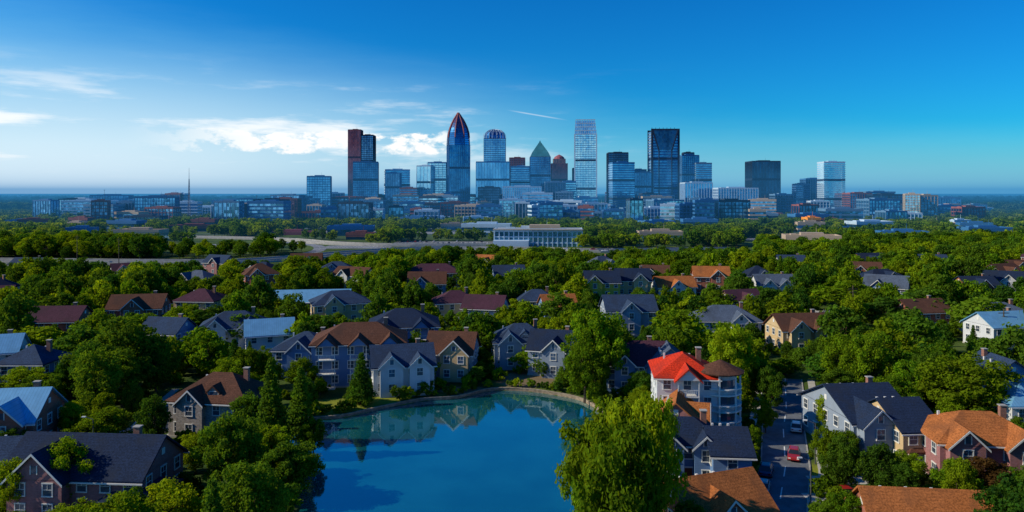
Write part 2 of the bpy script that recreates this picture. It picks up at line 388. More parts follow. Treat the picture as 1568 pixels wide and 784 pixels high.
    if wing:
        wx,wy,ww,wd,ws,wr=wing; wh=ws*sh+0.2
        W.box(wx-ww/2,wx+ww/2,wy-wd/2,wy+wd/2,-0.4,wh); hip_roof(a.p('wing_roof',ROOF[wr]),wx-ww/2,wx+ww/2,wy-wd/2,wy+wd/2,wh,min(ww,wd)*0.32)
        windows(a,(wx-ww/2,wy-wd/2),(wx+ww/2,wy-wd/2),0.1,ws,sh); windows(a,(wx+ww/2,wy-wd/2),(wx+ww/2,wy+wd/2),0.1,ws,sh); windows(a,(wx-ww/2,wy+wd/2),(wx-ww/2,wy-wd/2),0.1,ws,sh)
    if balc:
        B=a.p('balconies',M_trim); Rl=a.p('railings',M_rail)
        nb=max(1,int(w/5.5))
        for s in range(0,st):
            for i in range(nb):
                bx=-w/2+w*(i+0.5)/nb; z=0.25+s*sh
                B.box(bx-1.7,bx+1.7,-d/2-1.7,-d/2-0.14,z-0.18,z)
                for px_ in (bx-1.65,bx+1.55): B.box(px_,px_+0.12,-d/2-1.68,-d/2-1.56,z,z+sh-0.2)
                Rl.box(bx-1.5,bx+1.5,-d/2-1.66,-d/2-1.6,z+0.95,z+1.03)
                for k2 in range(11): Rl.box(bx-1.5+k2*0.3,bx-1.46+k2*0.3,-d/2-1.65,-d/2-1.61,z+0.01,z+0.94)
        if rt=='hip':
            for i in range(nb):
                bx=-w/2+w*(i+0.5)/nb
                gable_roof(Rf,W,bx-1.9,bx+1.9,-d/2-1.8,0,h,1.8,0.3,'y')
    if turret:
        tx,ty,tr=turret; n=14
        def ring(r,z): return [(tx+r*math.cos(2*math.pi*i/n),ty+r*math.sin(2*math.pi*i/n),z) for i in range(n)]
        W.loft([ring(tr*0.8,-0.4),ring(tr*0.8,h+0.6)])
        tg=a.p('windows',M_win); sl=a.p('turret_balconies',M_trim)
        for s in range(st+0):
            z=0.3+s*sh
            tg.loft([ring(tr*0.83,z+0.9),ring(tr*0.83,z+2.2)])
            if s>0:
                sl.loft([ring(tr*1.08,z-0.2),ring(tr*1.08,z)]); sl.loft([ring(tr*1.08,z+0.75),ring(tr*1.08,z+0.9)],True)
        for i in range(n):
            if i%2==0:
                cx=tx+tr*math.cos(2*math.pi*i/n);cy=ty+tr*math.sin(2*math.pi*i/n)
                sl.box(cx-0.14,cx+0.14,cy-0.14,cy+0.14,-0.3,h+0.5)
        rr=a.p('turret_roof',ROOF['brown']); rr.loft([ring(tr*1.2,h+0.5),ring(tr*1.22,h+0.7),ring(0.1,h+0.7+rh*0.6)])
    zone(x,y,max(w,d)*0.5,slack if slack is not None else (4.5 if y<200 else 5.0))
    return a.done()
H=house
H('brick_house',-54,95,18,10,2,'mauve','navy','gable',-4,3.6,gables=((-3.5,7,1.6),),dormers=0,wing=(7.5,-2.5,6,7,1,'navy'),sh=2.5)
H('stone_house',-49,124,13.5,10,2,'stone','brown','hip',-8,3.6,gables=((-2.5,4.5,1.0),),gwall='stone',dormers=1)
H('brick_house',-77.5,114,10,10,2,'brick','metal','gable',8,3.6,gables=((1.2,5.5,1.2),))
H('brick_house',-74,104,9,6,1,'brick','slate','gable',8,2.2,chim=False)
H('apartment_house',-32.5,157,19,12,3,'blue','brown','hip',8,3.4,balc=True)
H('apartment_house',-26,176,16,12,3,'blue','navy','hip',8,3.4,balc=True)
H('apartment_house',-46,164,12,11,2,'blue','slate','hip',0,3,gables=((0,5,1),))
H('white_house',-22.5,149.5,12,9,2,'white','slate','gable',14,3.2,gables=((-2.5,4.5,1.2),(3,4,1.2)))
H('yellow_house',-13,161,10,9,2,'greyw','brown','gable',-8,3.6,gables=((1.5,6,1.5),),gwall='cream')
H('white_house',2,172,13,10,2,'greyw','slate','hip',6,3.4,gables=((-3,5,1.2),),dormers=1)
H('white_house',9.5,164,10,9,2,'greyw','navy','gable',-15,3.4,gables=((1,5,1.6),))
H('lakeside_house',25,151,12,10,2,'blue','maroon','gable',-6,3.6,gables=((-2,4,1),),dormers=0)
H('lakeside_house',31.5,147,7,9,2,'blue','grey','gable',84,3.6,chim=False)
H('apartment_tower_house',28.5,122,9.5,11,4,'white','red','hip',-6,2.8,turret=(5.6,-3.0,3.1),sh=2.6,balc=True)
H('brick_house',25.5,113,8,7,2,'mauve','orange','gable',75,2.8,gables=((0,4,1),),chim=False)
H('townhouse',24.5,104,10,7.5,2,'blue','navy','hip',-5,2.6,gables=((-2.3,3.2,1),(2.3,3.2,1)),sh=2.7)
H('townhouse',29.5,101,5,9,2,'blue','navy','gable',-5,2.2,chim=False,sh=2.7)
H('brick_house',24,88,11,9,1,'brick','orange','gable',20,3.2,gables=((-1,5,1),),wing=(4.5,2,5,6,1,'brown'),chim=False)
H('suburban_house',55,117,10,16,2,'greyw','navy','gable',5,3.6,gables=((-2,5,2),),dormers=0,wing=(3.5,-9,5,7,1,'brown'))
H('suburban_house',58.5,111,6,12,2,'cream','navy','gable',5,3.0,chim=False)
H('brick_house',66,104,14,10,2,'mauve','orange','hip',-7,3.0,gables=((-4,4.5,1.3),(3.5,4.5,1.3)))
H('brick_house',47,84,13,8,1,'brick','orange','gable',-6,3.0,chim=False)
H('white_house',85,122,10,10,2,'white','metal','hip',0,3)
H('suburban_house',74,188,14,10,2,'cream','brown','gable',6,3.2,gables=((-3,5,1.5),(3,4,1.5)))
H('suburban_house',58,200,17,11,2,'white','grey','hip',-4,3.4,gables=((3,5,1.5),))
H('white_house',-72,190,16,11,2,'white','slate','hip',15,3.4,gables=((-4,5,1.2),(4,5,1.2)))
H('white_house',-86,183,10,9,2,'blue','slate','gable',-10,3)
H('white_house',-60,181,11,9,2,'white','metal','gable',20,3)
H('suburban_house',-113,222,15,11,2,'brick','brown','gable',10,3.4,gables=((0,6,1.5),))
H('suburban_house',-100,236,13,11,2,'cream','maroon','hip',-5,3.2)
H('suburban_house',-124,200,14,10,2,'brick','maroon','gable',5,3.2)
H('white_house',-70,256,26,14,1,'white','metal','gable',8,3.2,chim=False)
H('yellow_house',32,262,12,10,3,'yellow','navy','gable',0,3.4,gables=((-3,5,1.5),))
H('yellow_house',44,268,12,10,3,'cream','navy','gable',0,3.6,gables=((2,5,1.5),))
H('suburban_house',60,272,14,10,2,'white','orange','gable',5,3.2,gables=((0,5,1.2),))
H('suburban_house',76,280,13,10,3,'brick','orange','gable',-8,3.2,gables=((2,5,1.2),))
H('white_house',98,275,14,10,2,'white','grey','gable',0,3.6,gables=((-3,5,1),(3,5,1)))
H('suburban_house',-34,318,24,13,2,'brick','maroon','hip',4,3.4)
H('suburban_house',-18,232,13,10,2,'cream','maroon','hip',12,3.2)
H('suburban_house',-8,222,12,10,2,'greyw','maroon','gable',-12,3.2)
H('white_house',8,236,12,9,2,'white','slate','hip',0,3)
H('suburban_house',14,225,10,9,2,'blue','orange','gable',10,3)
H('white_house',-114,160,12,9,2,'white','metal','gable',20,3)
H('white_house',-98,150,9,9,2,'blue','slate','hip',0,3)
H('white_house',138,208,16,12,2,'white','grey','hip',0,3)
H('white_house',128,192,13,10,2,'white','metal','gable',10,3)
H('suburban_house',120,215,13,10,2,'brick','brown','gable',10,3)
H('white_house',93,140,9,9,2,'blue','slate','gable',90,3)
placed=[(z[0],z[1]) for z in ZON if z[3]>2]
cnt=0; tries=0
while cnt<32 and tries<3000:
    tries+=1
    D=R.uniform(185,380); x=R.uniform(-0.72,0.75)*D
    if any(math.hypot(x-a_,D-b_)<26 for a_,b_ in placed): continue
    placed.append((x,D)); cnt+=1
    H(R.choice(['suburban_house','white_house']),x,D,R.uniform(11,17),R.uniform(9,11),R.choice([2,2,2,3]),R.choice(['white','cream','brick','greyw','blue','mauve','brick']),R.choice(['brown','grey','slate','navy','maroon','slate','navy','orange','brown','grey']),R.choice(['hip','gable']),R.uniform(-35,35),R.uniform(2.8,3.8),gables=((R.uniform(-3,3),5,1.3),),chim=R.random()<.4,near=False,slack=7.0)
# ------------------------------------------------------------ roads
def strip(mb,pts,off0,off1,z0,z1=None):
    P=[np.array(p,float) for p in pts]; L=[];Rr=[]
    for i,p in enumerate(P):
        t=(P[min(i+1,len(P)-1)]-P[max(i-1,0)]); t/=np.linalg.norm(t); n=np.array([t[1],-t[0]])
        L.append(p+n*off0); Rr.append(p+n*off1)
    for i in range(len(P)-1):
        if z1 is None: mb.poly([(L[i][0],L[i][1],z0),(Rr[i][0],Rr[i][1],z0),(Rr[i+1][0],Rr[i+1][1],z0),(L[i+1][0],L[i+1][1],z0)])
        else: mb.prism([(L[i][0],L[i][1],z0),(Rr[i][0],Rr[i][1],z0),(Rr[i+1][0],Rr[i+1][1],z0),(L[i+1][0],L[i+1][1],z0)],(0,0,z1-z0))
def dens(pts,step=4):
    o=[]
    for (x0,y0),(x1,y1) in zip(pts[:-1],pts[1:]):
        n=max(1,int(math.hypot(x1-x0,y1-y0)/step))
        for i in range(n): o.append((x0+(x1-x0)*i/n,y0+(y1-y0)*i/n))
    o.append(pts[-1]); return o
def road(name,pts,w,kerb=True,surf=None,dash=True,slack=0,z=0.03,barrier=False):
    P=dens(pts); a=Asset(name,0,0)
    strip(a.p('carriageway',surf or M_asph),P,-w/2,w/2,z)
    if kerb:
        k=a.p('kerb',M_conc); strip(k,P,-w/2-0.2,-w/2,-0.05,0.15); strip(k,P,w/2,w/2+0.2,-0.05,0.15)
        s=a.p('pavement',M_walk); strip(s,P,-w/2-2.6,-w/2-1.2,0.0,0.09); strip(s,P,w/2+1.2,w/2+2.6,0.0,0.09)
    if barrier:
        k=a.p('barrier',M_conc); strip(k,P,-w/2-0.6,-w/2-0.1,-0.05,1.1); strip(k,P,w/2+0.1,w/2+0.6,-0.05,1.1); strip(k,P,-0.25,0.25,z+0.01,1.0)
        mk=a.p('markings',M_paint)
        for o_ in (-w/4,w/4):
            for i in range(0,len(P)-1,2): strip(mk,[P[i],P[i+1]],o_-0.1,o_+0.1,z+0.006)
    elif dash:
        mk=a.p('markings',M_paint)
        for i in range(0,len(P)-1,2): strip(mk,[P[i],P[i+1]],-0.08,0.08,z+0.006)
    zline(pts,w/2+1.0,slack); return a.done()
ST=[(26,70),(33.5,92),(40,107),(46,124),(51,136),(59,158)]
road('residential_street',ST,6.5)
road('residential_street',[(-66,72),(-70,92),(-66,108),(-60,125),(-64,150)],5.5)
road('residential_street',[(118,150),(96,180),(92,215),(110,250)],6,slack=4)
a=Asset('driveway',0,0)
for (x,y,w,l) in ((43,96,9,3.0),(45.5,102,8,3.0),(42,90,10,3.0),(-60,96,10,3.5),(-62,86,8,4),(52,106,5,4)):
    a.p('concrete_slab',M_walk).box(x-w/2,x+w/2,y-l/2,y+l/2,-0.05,0.045)
a.done()
road('highway',catmull([(-330,432),(-190,420),(-144,436),(-103,490),(-60,525),(10,520),(60,505),(160,520)],4,False),24,kerb=False,surf=M_asph2,slack=1.5,barrier=True)
road('highway',catmull([(-420,700),(-220,640),(-150,585),(-95,560),(-20,560)],4,False),20,kerb=False,surf=M_asph2,slack=5,barrier=True)
road('highway_ramp',catmull([(-190,428),(-150,450),(-135,500),(-150,560),(-190,600)],4,False),9,kerb=False,surf=M_asph2,slack=3,z=0.045)
road('highway',[(380,500),(520,700),(640,880),(900,1200)],16,kerb=False,surf=M_asph2,slack=4)
a=Asset('parking_lot',0,0)
for (x,y,w,l) in ((-115,545,50,30),(-55,590,80,36),(-230,560,60,30),(230,640,60,30),(-180,760,90,50),(-60,740,120,40)):
    a.p('surface',M_asph2).box(x-w/2,x+w/2,y-l/2,y+l/2,-0.1,0.02)
    mk=a.p('bay_markings',M_paint)
    for i in range(int(w/3)): mk.box(x-w/2+i*3,x-w/2+i*3+0.15,y-l/4,y+l/4,0.022,0.027)
    zone(x,y,min(w,l)*0.5,4); zone(x-w*0.3,y,l*0.4,4); zone(x+w*0.3,y,l*0.4,4)
a.done()
# ------------------------------------------------------------ cars
M_tyre=plain('tyre_rubber',(0.02,0.02,0.02),0.9,0.1); M_cglass=plain('car_glass',(0.02,0.025,0.03),0.08,0.1,spec=0.6)
M_light=plain('lamp_lens',(0.7,0.65,0.6),0.2,0.1); M_tail=plain('tail_lens',(0.4,0.01,0.01),0.2,0.1)
def car(name,x,y,rot,col,cn,z=0.03):
    a=Asset(name,x,y,math.radians(rot),z); B=a.p('body',plain('car_paint_'+cn,col,0.25,0.03,spec=0.6))
    def sec(xx,hw,z0,z1,inset): return [(xx,-hw,z0),(xx,-hw,z0+(z1-z0)*0.6),(xx,-hw+inset,z1),(xx,hw-inset,z1),(xx,hw,z0+(z1-z0)*0.6),(xx,hw,z0)]
    B.loft([sec(-2.25,0.75,0.4,0.75,0.1),sec(-2.1,0.86,0.3,0.92,0.1),sec(-1.2,0.9,0.28,0.98,0.08),sec(1.0,0.9,0.28,0.96,0.08),sec(2.0,0.84,0.3,0.82,0.12),sec(2.25,0.72,0.4,0.65,0.12)])
    B.loft([sec(-1.25,0.62,1.36,1.46,0.12),sec(-0.9,0.66,1.36,1.5,0.12),sec(0.3,0.66,1.36,1.48,0.12),sec(0.5,0.62,1.36,1.42,0.12)])
    G=a.p('windows',M_cglass)
    G.loft([[(-1.95,-0.78,0.95),(-1.95,0.78,0.95),(1.15,0.78,0.95),(1.15,-0.78,0.95)],[(-1.3,-0.63,1.4),(-1.3,0.63,1.4),(0.5,0.63,1.4),(0.5,-0.63,1.4)]])
    for xx in (-1.4,1.4):
        for s in (-1,1):
            a.p('wheels',M_tyre).tube((xx,s*0.72,0.33),(xx,s*0.93,0.33),0.33,0.33,14); a.p('hubcaps',M_rail).tube((xx,s*0.92,0.33),(xx,s*0.95,0.33),0.19,0.17,10)
    for s in (-0.58,0.58):
        a.p('headlamps',M_light).box(2.12,2.26,s-0.16,s+0.16,0.56,0.7); a.p('tail_lamps',M_tail).box(-2.27,-2.14,s-0.16,s+0.16,0.6,0.76)
    return a.done()
car('parked_car',31.5,92.5,70,(0.03,0.03,0.035),'black'); car('parked_car',33.8,98.5,68,(0.35,0.36,0.38),'silver')
car('parked_car',36.3,104.5,67,(0.02,0.04,0.12),'blue'); car('parked_car',48,123.5,68,(0.6,0.6,0.6),'white'); car('car',42.6,110.5,248,(0.3,0.02,0.02),'red')
car('parked_car',44,96,5,(0.3,0.02,0.02),'red',0.05); car('parked_car',-61,96,0,(0.6,0.6,0.6),'white',0.05); car('parked_car',-69.5,86,98,(0.03,0.03,0.035),'black'); car('parked_car',-68.5,99,70,(0.35,0.36,0.38),'silver')
cc=[((0.6,0.6,0.6),'white'),((0.03,0.03,0.035),'black'),((0.35,0.36,0.38),'silver'),((0.3,0.02,0.02),'red')]
for i in range(20):
    t=i/19; x=-50+120*t; c_=R.choice(cc); car('car',x,(521 if x<20 else 521-(x-10)*0.28)+R.choice([-6,-3,4,7]),0 if i%2 else 180,c_[0],c_[1],0.04)
for i in range(14):
    c_=R.choice(cc); car('parked_car',-90+5*i+R.choice([0,1]),590+R.choice([-9,9]),90,c_[0],c_[1],0.03)
def lamp(x,y,rot):
    a=Asset('street_lamp',x,y,math.radians(rot)); m_=a.p('pole',plain('lamp_metal',(0.08,0.08,0.09),0.5,0.1)); m_.tube((0,0,0),(0,0,6),0.09,0.06,8); m_.tube((0,0,6),(1.3,0,6.4),0.05,0.04,6); a.p('lamp_head',M_rail).box(1.1,1.7,-0.14,0.14,6.3,6.45); a.done()
for (x,y,r) in ((38,93,180),(44.8,108,160),(51,124,160),(-64.5,92,180),(-63,110,180)): lamp(x,y,r)
# ------------------------------------------------------------ skyline
def G_(n,a,b,m=0.8,r=0.10): return facade_glass(n,a,b,m,r,tilt=0.03)
GL={'blue':G_('glass_blue',(0.05,0.24,0.48),(0.26,0.62,0.92)),
 'dark':G_('glass_dark',(0.012,0.04,0.09),(0.06,0.15,0.30)),
 'light':G_('glass_light',(0.22,0.56,0.78),(0.60,0.92,0.99)),
 'navy':G_('glass_navy',(0.018,0.09,0.22),(0.11,0.35,0.64)),
 'red':G_('glass_red',(0.10,0.03,0.06),(0.20,0.09,0.14))}
FR={'white':plain('precast_white',(0.42,0.55,0.68),0.8,0.08,0.05),'grey':plain('precast_grey',(0.10,0.21,0.35),0.8,0.1,0.05),
 'dark':plain('metal_dark',(0.018,0.035,0.07),0.6,0.1,0.05),'tan':plain('stone_tan',(0.42,0.33,0.25),0.85,0.1,0.05),'red':plain('granite_red',(0.26,0.075,0.09),0.7,0.15,0.05),
 'brick':plain('facade_brick',(0.24,0.08,0.07),0.9,0.2,0.1),'blue':plain('steel_blue',(0.04,0.16,0.36),0.6,0.1,0.05),'orange':plain('cladding_orange',(0.8,0.28,0.02),0.8,0.1,0.1)}
def shaft(a,w,d,z0,z1,gl,fr,mode='grid',fh=4.0,bay=4.0,cx=0,cy=0,fin=0.5,top=True):
    g=a.p('glass_'+gl,GL[gl]); f=a.p('frame_'+fr,FR[fr])
    g.box(cx-w/2,cx+w/2,cy-d/2,cy+d/2,z0,z1)
    if mode in('grid','bands'):
        n=max(1,int((z1-z0)/fh)); th=fh*(0.42 if mode=='bands' else 0.24)
        for i in range(1,n+1):
            z=z0+(z1-z0)*i/n; f.box(cx-w/2-0.25,cx+w/2+0.25,cy-d/2-0.25,cy+d/2+0.25,z-th,z-0.01 if i<n else z+0.4)
    if mode in('grid','fins'):
        for (L,ax) in ((w,'x'),(d,'y')):
            n=max(2,int(L/bay))
            for i in range(n+1):
                q=-L/2+L*i/n
                for s in (-1,1):
                    if ax=='x': f.box(cx+q-fin/2,cx+q+fin/2,cy+s*(d/2+0.2)-0.35,cy+s*(d/2+0.2)+0.35,z0,z1+0.2)
                    else: f.box(cx+s*(w/2+0.2)-0.35,cx+s*(w/2+0.2)+0.35,cy+q-fin/2,cy+q+fin/2,z0,z1+0.2)
    if z1-z0>70:
        for fz in (0.33,0.68):
            z=z0+(z1-z0)*fz; a.p('mechanical_floor',FR['dark']).box(cx-w/2-0.32,cx+w/2+0.32,cy-d/2-0.32,cy+d/2+0.32,z-2.2,z+1.6)
    if top:
        f.box(cx-w/2-0.3,cx+w/2+0.3,cy-d/2-0.3,cy-d/2+0.4,z1-0.5,z1+1.6); f.box(cx-w/2-0.3,cx-w/2+0.4,cy-d/2+0.41,cy+d/2+0.3,z1-0.5,z1+1.6)
        f.box(cx+w/2-0.4,cx+w/2+0.3,cy-d/2+0.41,cy+d/2+0.3,z1-0.5,z1+1.6); f.box(cx-w/2+0.41,cx+w/2-0.41,cy+d/2-0.4,cy+d/2+0.3,z1-0.5,z1+1.6)
        f.box(cx-w*0.2,cx+w*0.22,cy-d*0.2,cy+d*0.2,z1,z1+3.2); f.box(cx-w*0.38,cx-w*0.27,cy-d*0.1,cy+d*0.2,z1,z1+2.2); f.tube((cx+w*0.1,cy,z1+3),(cx+w*0.1,cy,z1+8),0.2,0.1,4)
def tower(name,x0,x1,yt,D,gl='blue',fr='grey',mode='grid',yaw=0,ratio=0.8,**kw):
    W=(x1-x0)*D/1120; Ht=gh(yt,D); ya=math.radians(yaw); w=W/(math.cos(ya)+ratio*abs(math.sin(ya))); d=w*ratio
    a=Asset(name,gx((x0+x1)/2,D),D+d/2,ya); shaft(a,w,d,-1,Ht-(3 if kw.get('top',True) else 0),gl,fr,mode,**kw)
    zone(gx((x0+x1)/2,D),D+d/2,max(w,d)*0.6,30)
    return a,w,d,Ht
T=tower
def TD(*p,**k): r=T(*p,**k); r[0].done(); return r
TD('office_tower',466,505,268,1250,'blue','grey','grid',10)
TD('office_tower',533,552,197,1420,'red','red','fins',0,1.0,bay=3)
TD('office_tower',551,571,205,1424,'navy','dark','grid',0,1.2,bay=3)
TD('office_tower',537,578,246,1300,'navy','grey','grid',8,0.8,bay=3.4)
TD('office_tower',584,627,258,1330,'blue','white','bands',14)
TD('office_tower',590,612,263,1310,'navy','blue','fins',0)
TD('office_building',612,638,286,1290,'navy','brick','bands',0)
TD('office_tower',638,662,252,1340,'light','white','fins',-8,bay=6)
TD('office_tower',655,683,247,1370,'light','blue','grid',0,bay=6)
D=1340; W=37*D/1120; a=Asset('crowned_bank_tower',gx(700.5,D),D+20,math.radians(12)); w=W*0.86
shaft(a,w,w,-1,gh(222,D),'navy','blue','fins',bay=3.4,top=False,fin=0.8)
def ogive(scale_list,gl,fr):
    g=a.p('glass_'+gl,GL[gl]); f=a.p('frame_'+fr,FR[fr])
    for (y0,s0),(y1,s1) in zip(scale_list[:-1],scale_list[1:]):
        z0=gh(y0,D);z1=gh(y1,D)
        def sq(s,z): 
            q=w/2*s; c=q*0.45; return [(-q,-c,z),(-c,-q,z),(c,-q,z),(q,-c,z),(q,c,z),(c,q,z),(-c,q,z),(-q,c,z)]
        g.loft([sq(s0,z0),sq(s1,z1)],True)
        for k in range(3):
            z=z0+(z1-z0)*(k+0.2)/3; s=s0+(s1-s0)*(k+0.2)/3
            f.loft([sq(s*1.03+0.01,z),sq(s*1.03+0.01,z+0.7)],True)
        for i in range(8):
            p_=sq(s0*1.03+0.01,z0)[i];q_=sq(s1*1.03+0.01,z1)[i]; f.tube(p_,q_,0.8,0.8,4)
ogive([(222,1.02),(212,0.99),(203,0.93),(195,0.8)],'navy','blue')
ogive([(195,0.8),(188,0.63),(182,0.45),(176,0.22),(171,0.03)],'navy','red')
f=a.p('frame_red',FR['red'])
for s in (-1,1):
    L_=[(210,0.97),(203,0.93),(195,0.8),(188,0.63),(182,0.45),(176,0.22),(171,0.03)]
    for (ya_,sa),(yb_,sb) in zip(L_[:-1],L_[1:]):
        f.tube((s*w/2*sa*1.05,-w/2*sa*0.45,gh(ya_,D)),(s*w/2*sb*1.05,-w/2*sb*0.45,gh(yb_,D)),1.5,1.5,5); f.tube((s*w/2*sa*0.45,-w/2*sa*1.05,gh(ya_,D)),(s*w/2*sb*0.45,-w/2*sb*1.05,gh(yb_,D)),1.2,1.2,5)
a.done(); zone(gx(700,D),D+20,30,30)
D=1400; a,w,d,Ht=T('fan_crowned_tower',741,774,212,D,'blue','grey','grid',0,1.0,bay=3,top=False)
g=a.p('frame_white',FR['white']); gg=a.p('glass_navy',GL['navy'])
n=18
for s_,(r0,z0,r1,z1) in enumerate(((1,212,0.97,207),(0.97,207,0.85,202),(0.85,202,0.55,198),(0.55,198,0.15,196.5))):
    ring=lambda r,z:[(w/2*r*math.cos(2*math.pi*i/n),w/2*r*math.sin(2*math.pi*i/n),gh(z,D)) for i in range(n)]
    gg.loft([ring(r0,z0),ring(r1,z1)])
    A_=ring(r0*1.03,z0);B_=ring(r1*1.05,z1)
    for i in range(n): g.tube(A_[i],B_[i],0.5,0.5,4)
for i in range(9):
    xx=-w/2+w*i/8; zt_=206-8*(1-(abs(i-4)/4)**2); g.tube((xx,-w/2,gh(212,D)),(xx*1.05,-w/2*0.7,gh(zt_-2,D)),0.5,0.3,4)
a.done()
TD('office_tower',729,780,246,1330,'blue','blue','fins',0,0.7,bay=5)
TD('office_building',732,765,285,1240,'dark','dark','grid',0,bay=3)
TD('office_tower',780,804,240,1450,'red','red','grid',0)
TD('office_tower',782,813,253,1380,'blue','white','bands',0)
D=1360; a,w,d,Ht=T('pyramid_roof_tower',812,843,240,D,'navy','grey','grid',0,1.0,bay=3.2,top=False)
f=a.p('pyramid_roof',plain('copper_green',(0.06,0.26,0.30),0.4,0.15,0.1,metal=0.3)); z0=gh(240,D); q=w/2
sq=lambda s,z:[(-q*s,-q*s,z),(q*s,-q*s,z),(q*s,q*s,z),(-q*s,q*s,z)]
f.loft([sq(1.0,z0+0.5),sq(0.8,gh(233,D)),sq(0.1,gh(217,D)),sq(0.02,gh(214,D))])
shaft(a,w*0.8,w*0.8,z0,gh(234.5,D),'light','white','fins',bay=2.5,top=False)
a.done()
TD('office_building',770,829,284,1230,'blue','white','grid',0,0.5,bay=3.2,fh=3.6,fin=0.9)
D=1430; a,w,d,Ht=T('domed_tower',845,869,250,D,'red','red','fins',0,1.0,bay=2.6,top=False)
f=a.p('frame_red',FR['red']); shaft(a,w*0.75,w*0.75,gh(250,D),gh(243,D),'red','tan','fins',bay=2.6,top=False)
n=12; q=w*0.36; ring=lambda r,z:[(q*r*math.cos(2*math.pi*i/n),q*r*math.sin(2*math.pi*i/n),gh(z,D)) for i in range(n)]
f.loft([ring(1,243),ring(0.85,240),ring(0.5,238),ring(0.05,236)]); a.done()
TD('office_building',835,866,277,1270,'dark','grey','grid',0); TD('office_building',862,882,276,1290,'light','blue','bands',0)
TD('office_tower',877,887,256,1390,'dark','dark','fins',0)
D=1340; W=37*D/1120; a=Asset('chamfered_crown_tower',gx(898.5,D),D+20,math.radians(-6)); w=W*0.9; d=w*0.8
shaft(a,w,d,-1,gh(205,D),'light','blue','grid',bay=4.5,top=False,fin=0.3)
f=a.p('frame_white',FR['white']); g=a.p('glass_blue',GL['blue']); z0=gh(205,D);z1=gh(183,D)
g.prism([(-w/2,-d/2,z0),(w/2,-d/2,z0),(w/2*0.82,-d/2,z1-2),(-w/2*0.92,-d/2,z1-2)],(0,d,0))
for i in range(12):
    t=i/11; xa=-w/2+w*t; xb=-w/2*0.92+w*0.87*t; f.tube((xa,-d/2-0.3,z0),(xb,-d/2-0.3,z1),0.55,0.55,4); f.tube((xa,d/2+0.3,z0),(xb,d/2+0.3,z1),0.5,0.5,4)
for k in range(5): z=z0+(z1-z0)*k/4; s=1-0.13*k/4; f.box(-w/2*s-0.6,w/2*s+0.4,-d/2-0.9,-d/2-0.1,z-0.7,z+0.7); f.box(-w/2*s-0.6,w/2*s+0.4,d/2+0.1,d/2+0.9,z-0.7,z+0.7)
for s in (-1,1): f.box(s*w/2-1.2,s*w/2+1.2,-d/2-0.95,-d/2+0.95,0,z0)
a.done()
TD('office_tower',932,962,232,1390,'dark','dark','grid',0,bay=3); TD('office_tower',935,972,247,1320,'blue','blue','bands',6)
TD('office_tower',972,1001,262,1330,'navy','grey','fins',0); TD('office_building',968,990,258,1400,'dark','grey','bands',0)
D=1330; W=42*D/1120; a=Asset('notched_glass_tower',gx(1019,D),D+20,0); w=W*0.97; d=w*0.8; zt=gh(197,D)
shaft(a,w,d,-1,zt-5,'navy','blue','bands',top=False,fh=5)
f=a.p('frame_dark',FR['dark']); g=a.p('glass_dark',GL['dark'])
for s in (-1,1):
    f.box(s*(w/2)-1.8,s*(w/2)+1.8,-d/2-1.1,-d/2+1.1,0,zt); f.box(s*(w/2)-1.1,s*(w/2)+1.1,d/2-1,d/2+1,0,zt)
    f.tube((s*w/2*0.95,-d/2-0.9,zt-2),(s*w*0.24,-d/2-0.9,zt-40),1.4,1.4,4); f.tube((s*w*0.24,-d/2-0.9,zt-40),(s*w*0.24,-d/2-0.9,2),1.1,1.1,4)
g.prism([(-w/2*0.9,-d/2-0.7,zt-3),(-w*0.22,-d/2-0.7,zt-39),(w*0.22,-d/2-0.7,zt-39),(w/2*0.9,-d/2-0.7,zt-3)],(0,0.6,0))
f.box(-w/2+1.85,w/2-1.85,-d/2-1,-d/2+1,zt-3,zt); f.box(-w/2+1.35,w/2-1.35,d/2-1,d/2+1,zt-3,zt)
for i in range(7): f.box(-w/2+w*(i+0.5)/7-0.3,-w/2+w*(i+0.5)/7+0.3,-0.3,0.3,zt-3,zt+4)
a.done()
TD('office_tower',1041,1071,236,1410,'navy','blue','grid',8); TD('office_tower',1047,1063,232,1425,'dark','dark','grid',0); TD('office_tower',1066,1090,248,1400,'blue','grey','bands',0)
TD('office_building',1049,1091,278,1260,'blue','white','fins',0,bay=4.5,fin=1.0)
TD('office_building',1100,1161,286,1180,'navy','white','grid',0,0.5,bay=4.2,fh=4.2,fin=1.0)
TD('office_tower',1152,1195,245,1300,'dark','dark','fins',0,bay=2.6)
TD('office_tower',1219,1240,280,1330,'navy','grey','bands',0); TD('office_tower',1234,1263,272,1360,'dark','blue','grid',0)
a,w,d,Ht=T('balcony_apartment_tower',1262,1294,246,1270,'light','white','bands',0,0.8,fh=3.4)
f=a.p('balcony_slabs',FR['white'])
for i in range(int(Ht/3.4)-1): f.box(-w/2-1.3,-w/2+6,-d/2-1.6,-d/2+2,i*3.4+1.2,i*3.4+1.5); f.box(w/2-6,w/2+1.3,-d/2-1.6,-d/2+2,i*3.4+1.2,i*3.4+1.5)
a.done()
TD('apartment_building',1302,1335,294,1240,'navy','brick','grid',0); TD('apartment_building',1330,1371,292,1300,'blue','grey','bands',0)
TD('apartment_building',1388,1412,295,1010,'light','tan','grid',-18,fh=3.4,bay=3.4); TD('apartment_building',1410,1436,297,1020,'navy','tan','grid',0,fh=3.4)
TD('apartment_building',1399,1471,339,820,'navy','tan','grid',-6,0.4,bay=3.6)
TD('office_building',125,180,311,980,'navy','grey','bands',-10,0.5); TD('office_building',178,202,307,1000,'dark','grey','fins',0)
TD('office_building',203,265,299,1000,'blue','grey','grid',12,0.5,bay=3.4); TD('office_building',412,455,302,1050,'red','brick','grid',0,0.5)
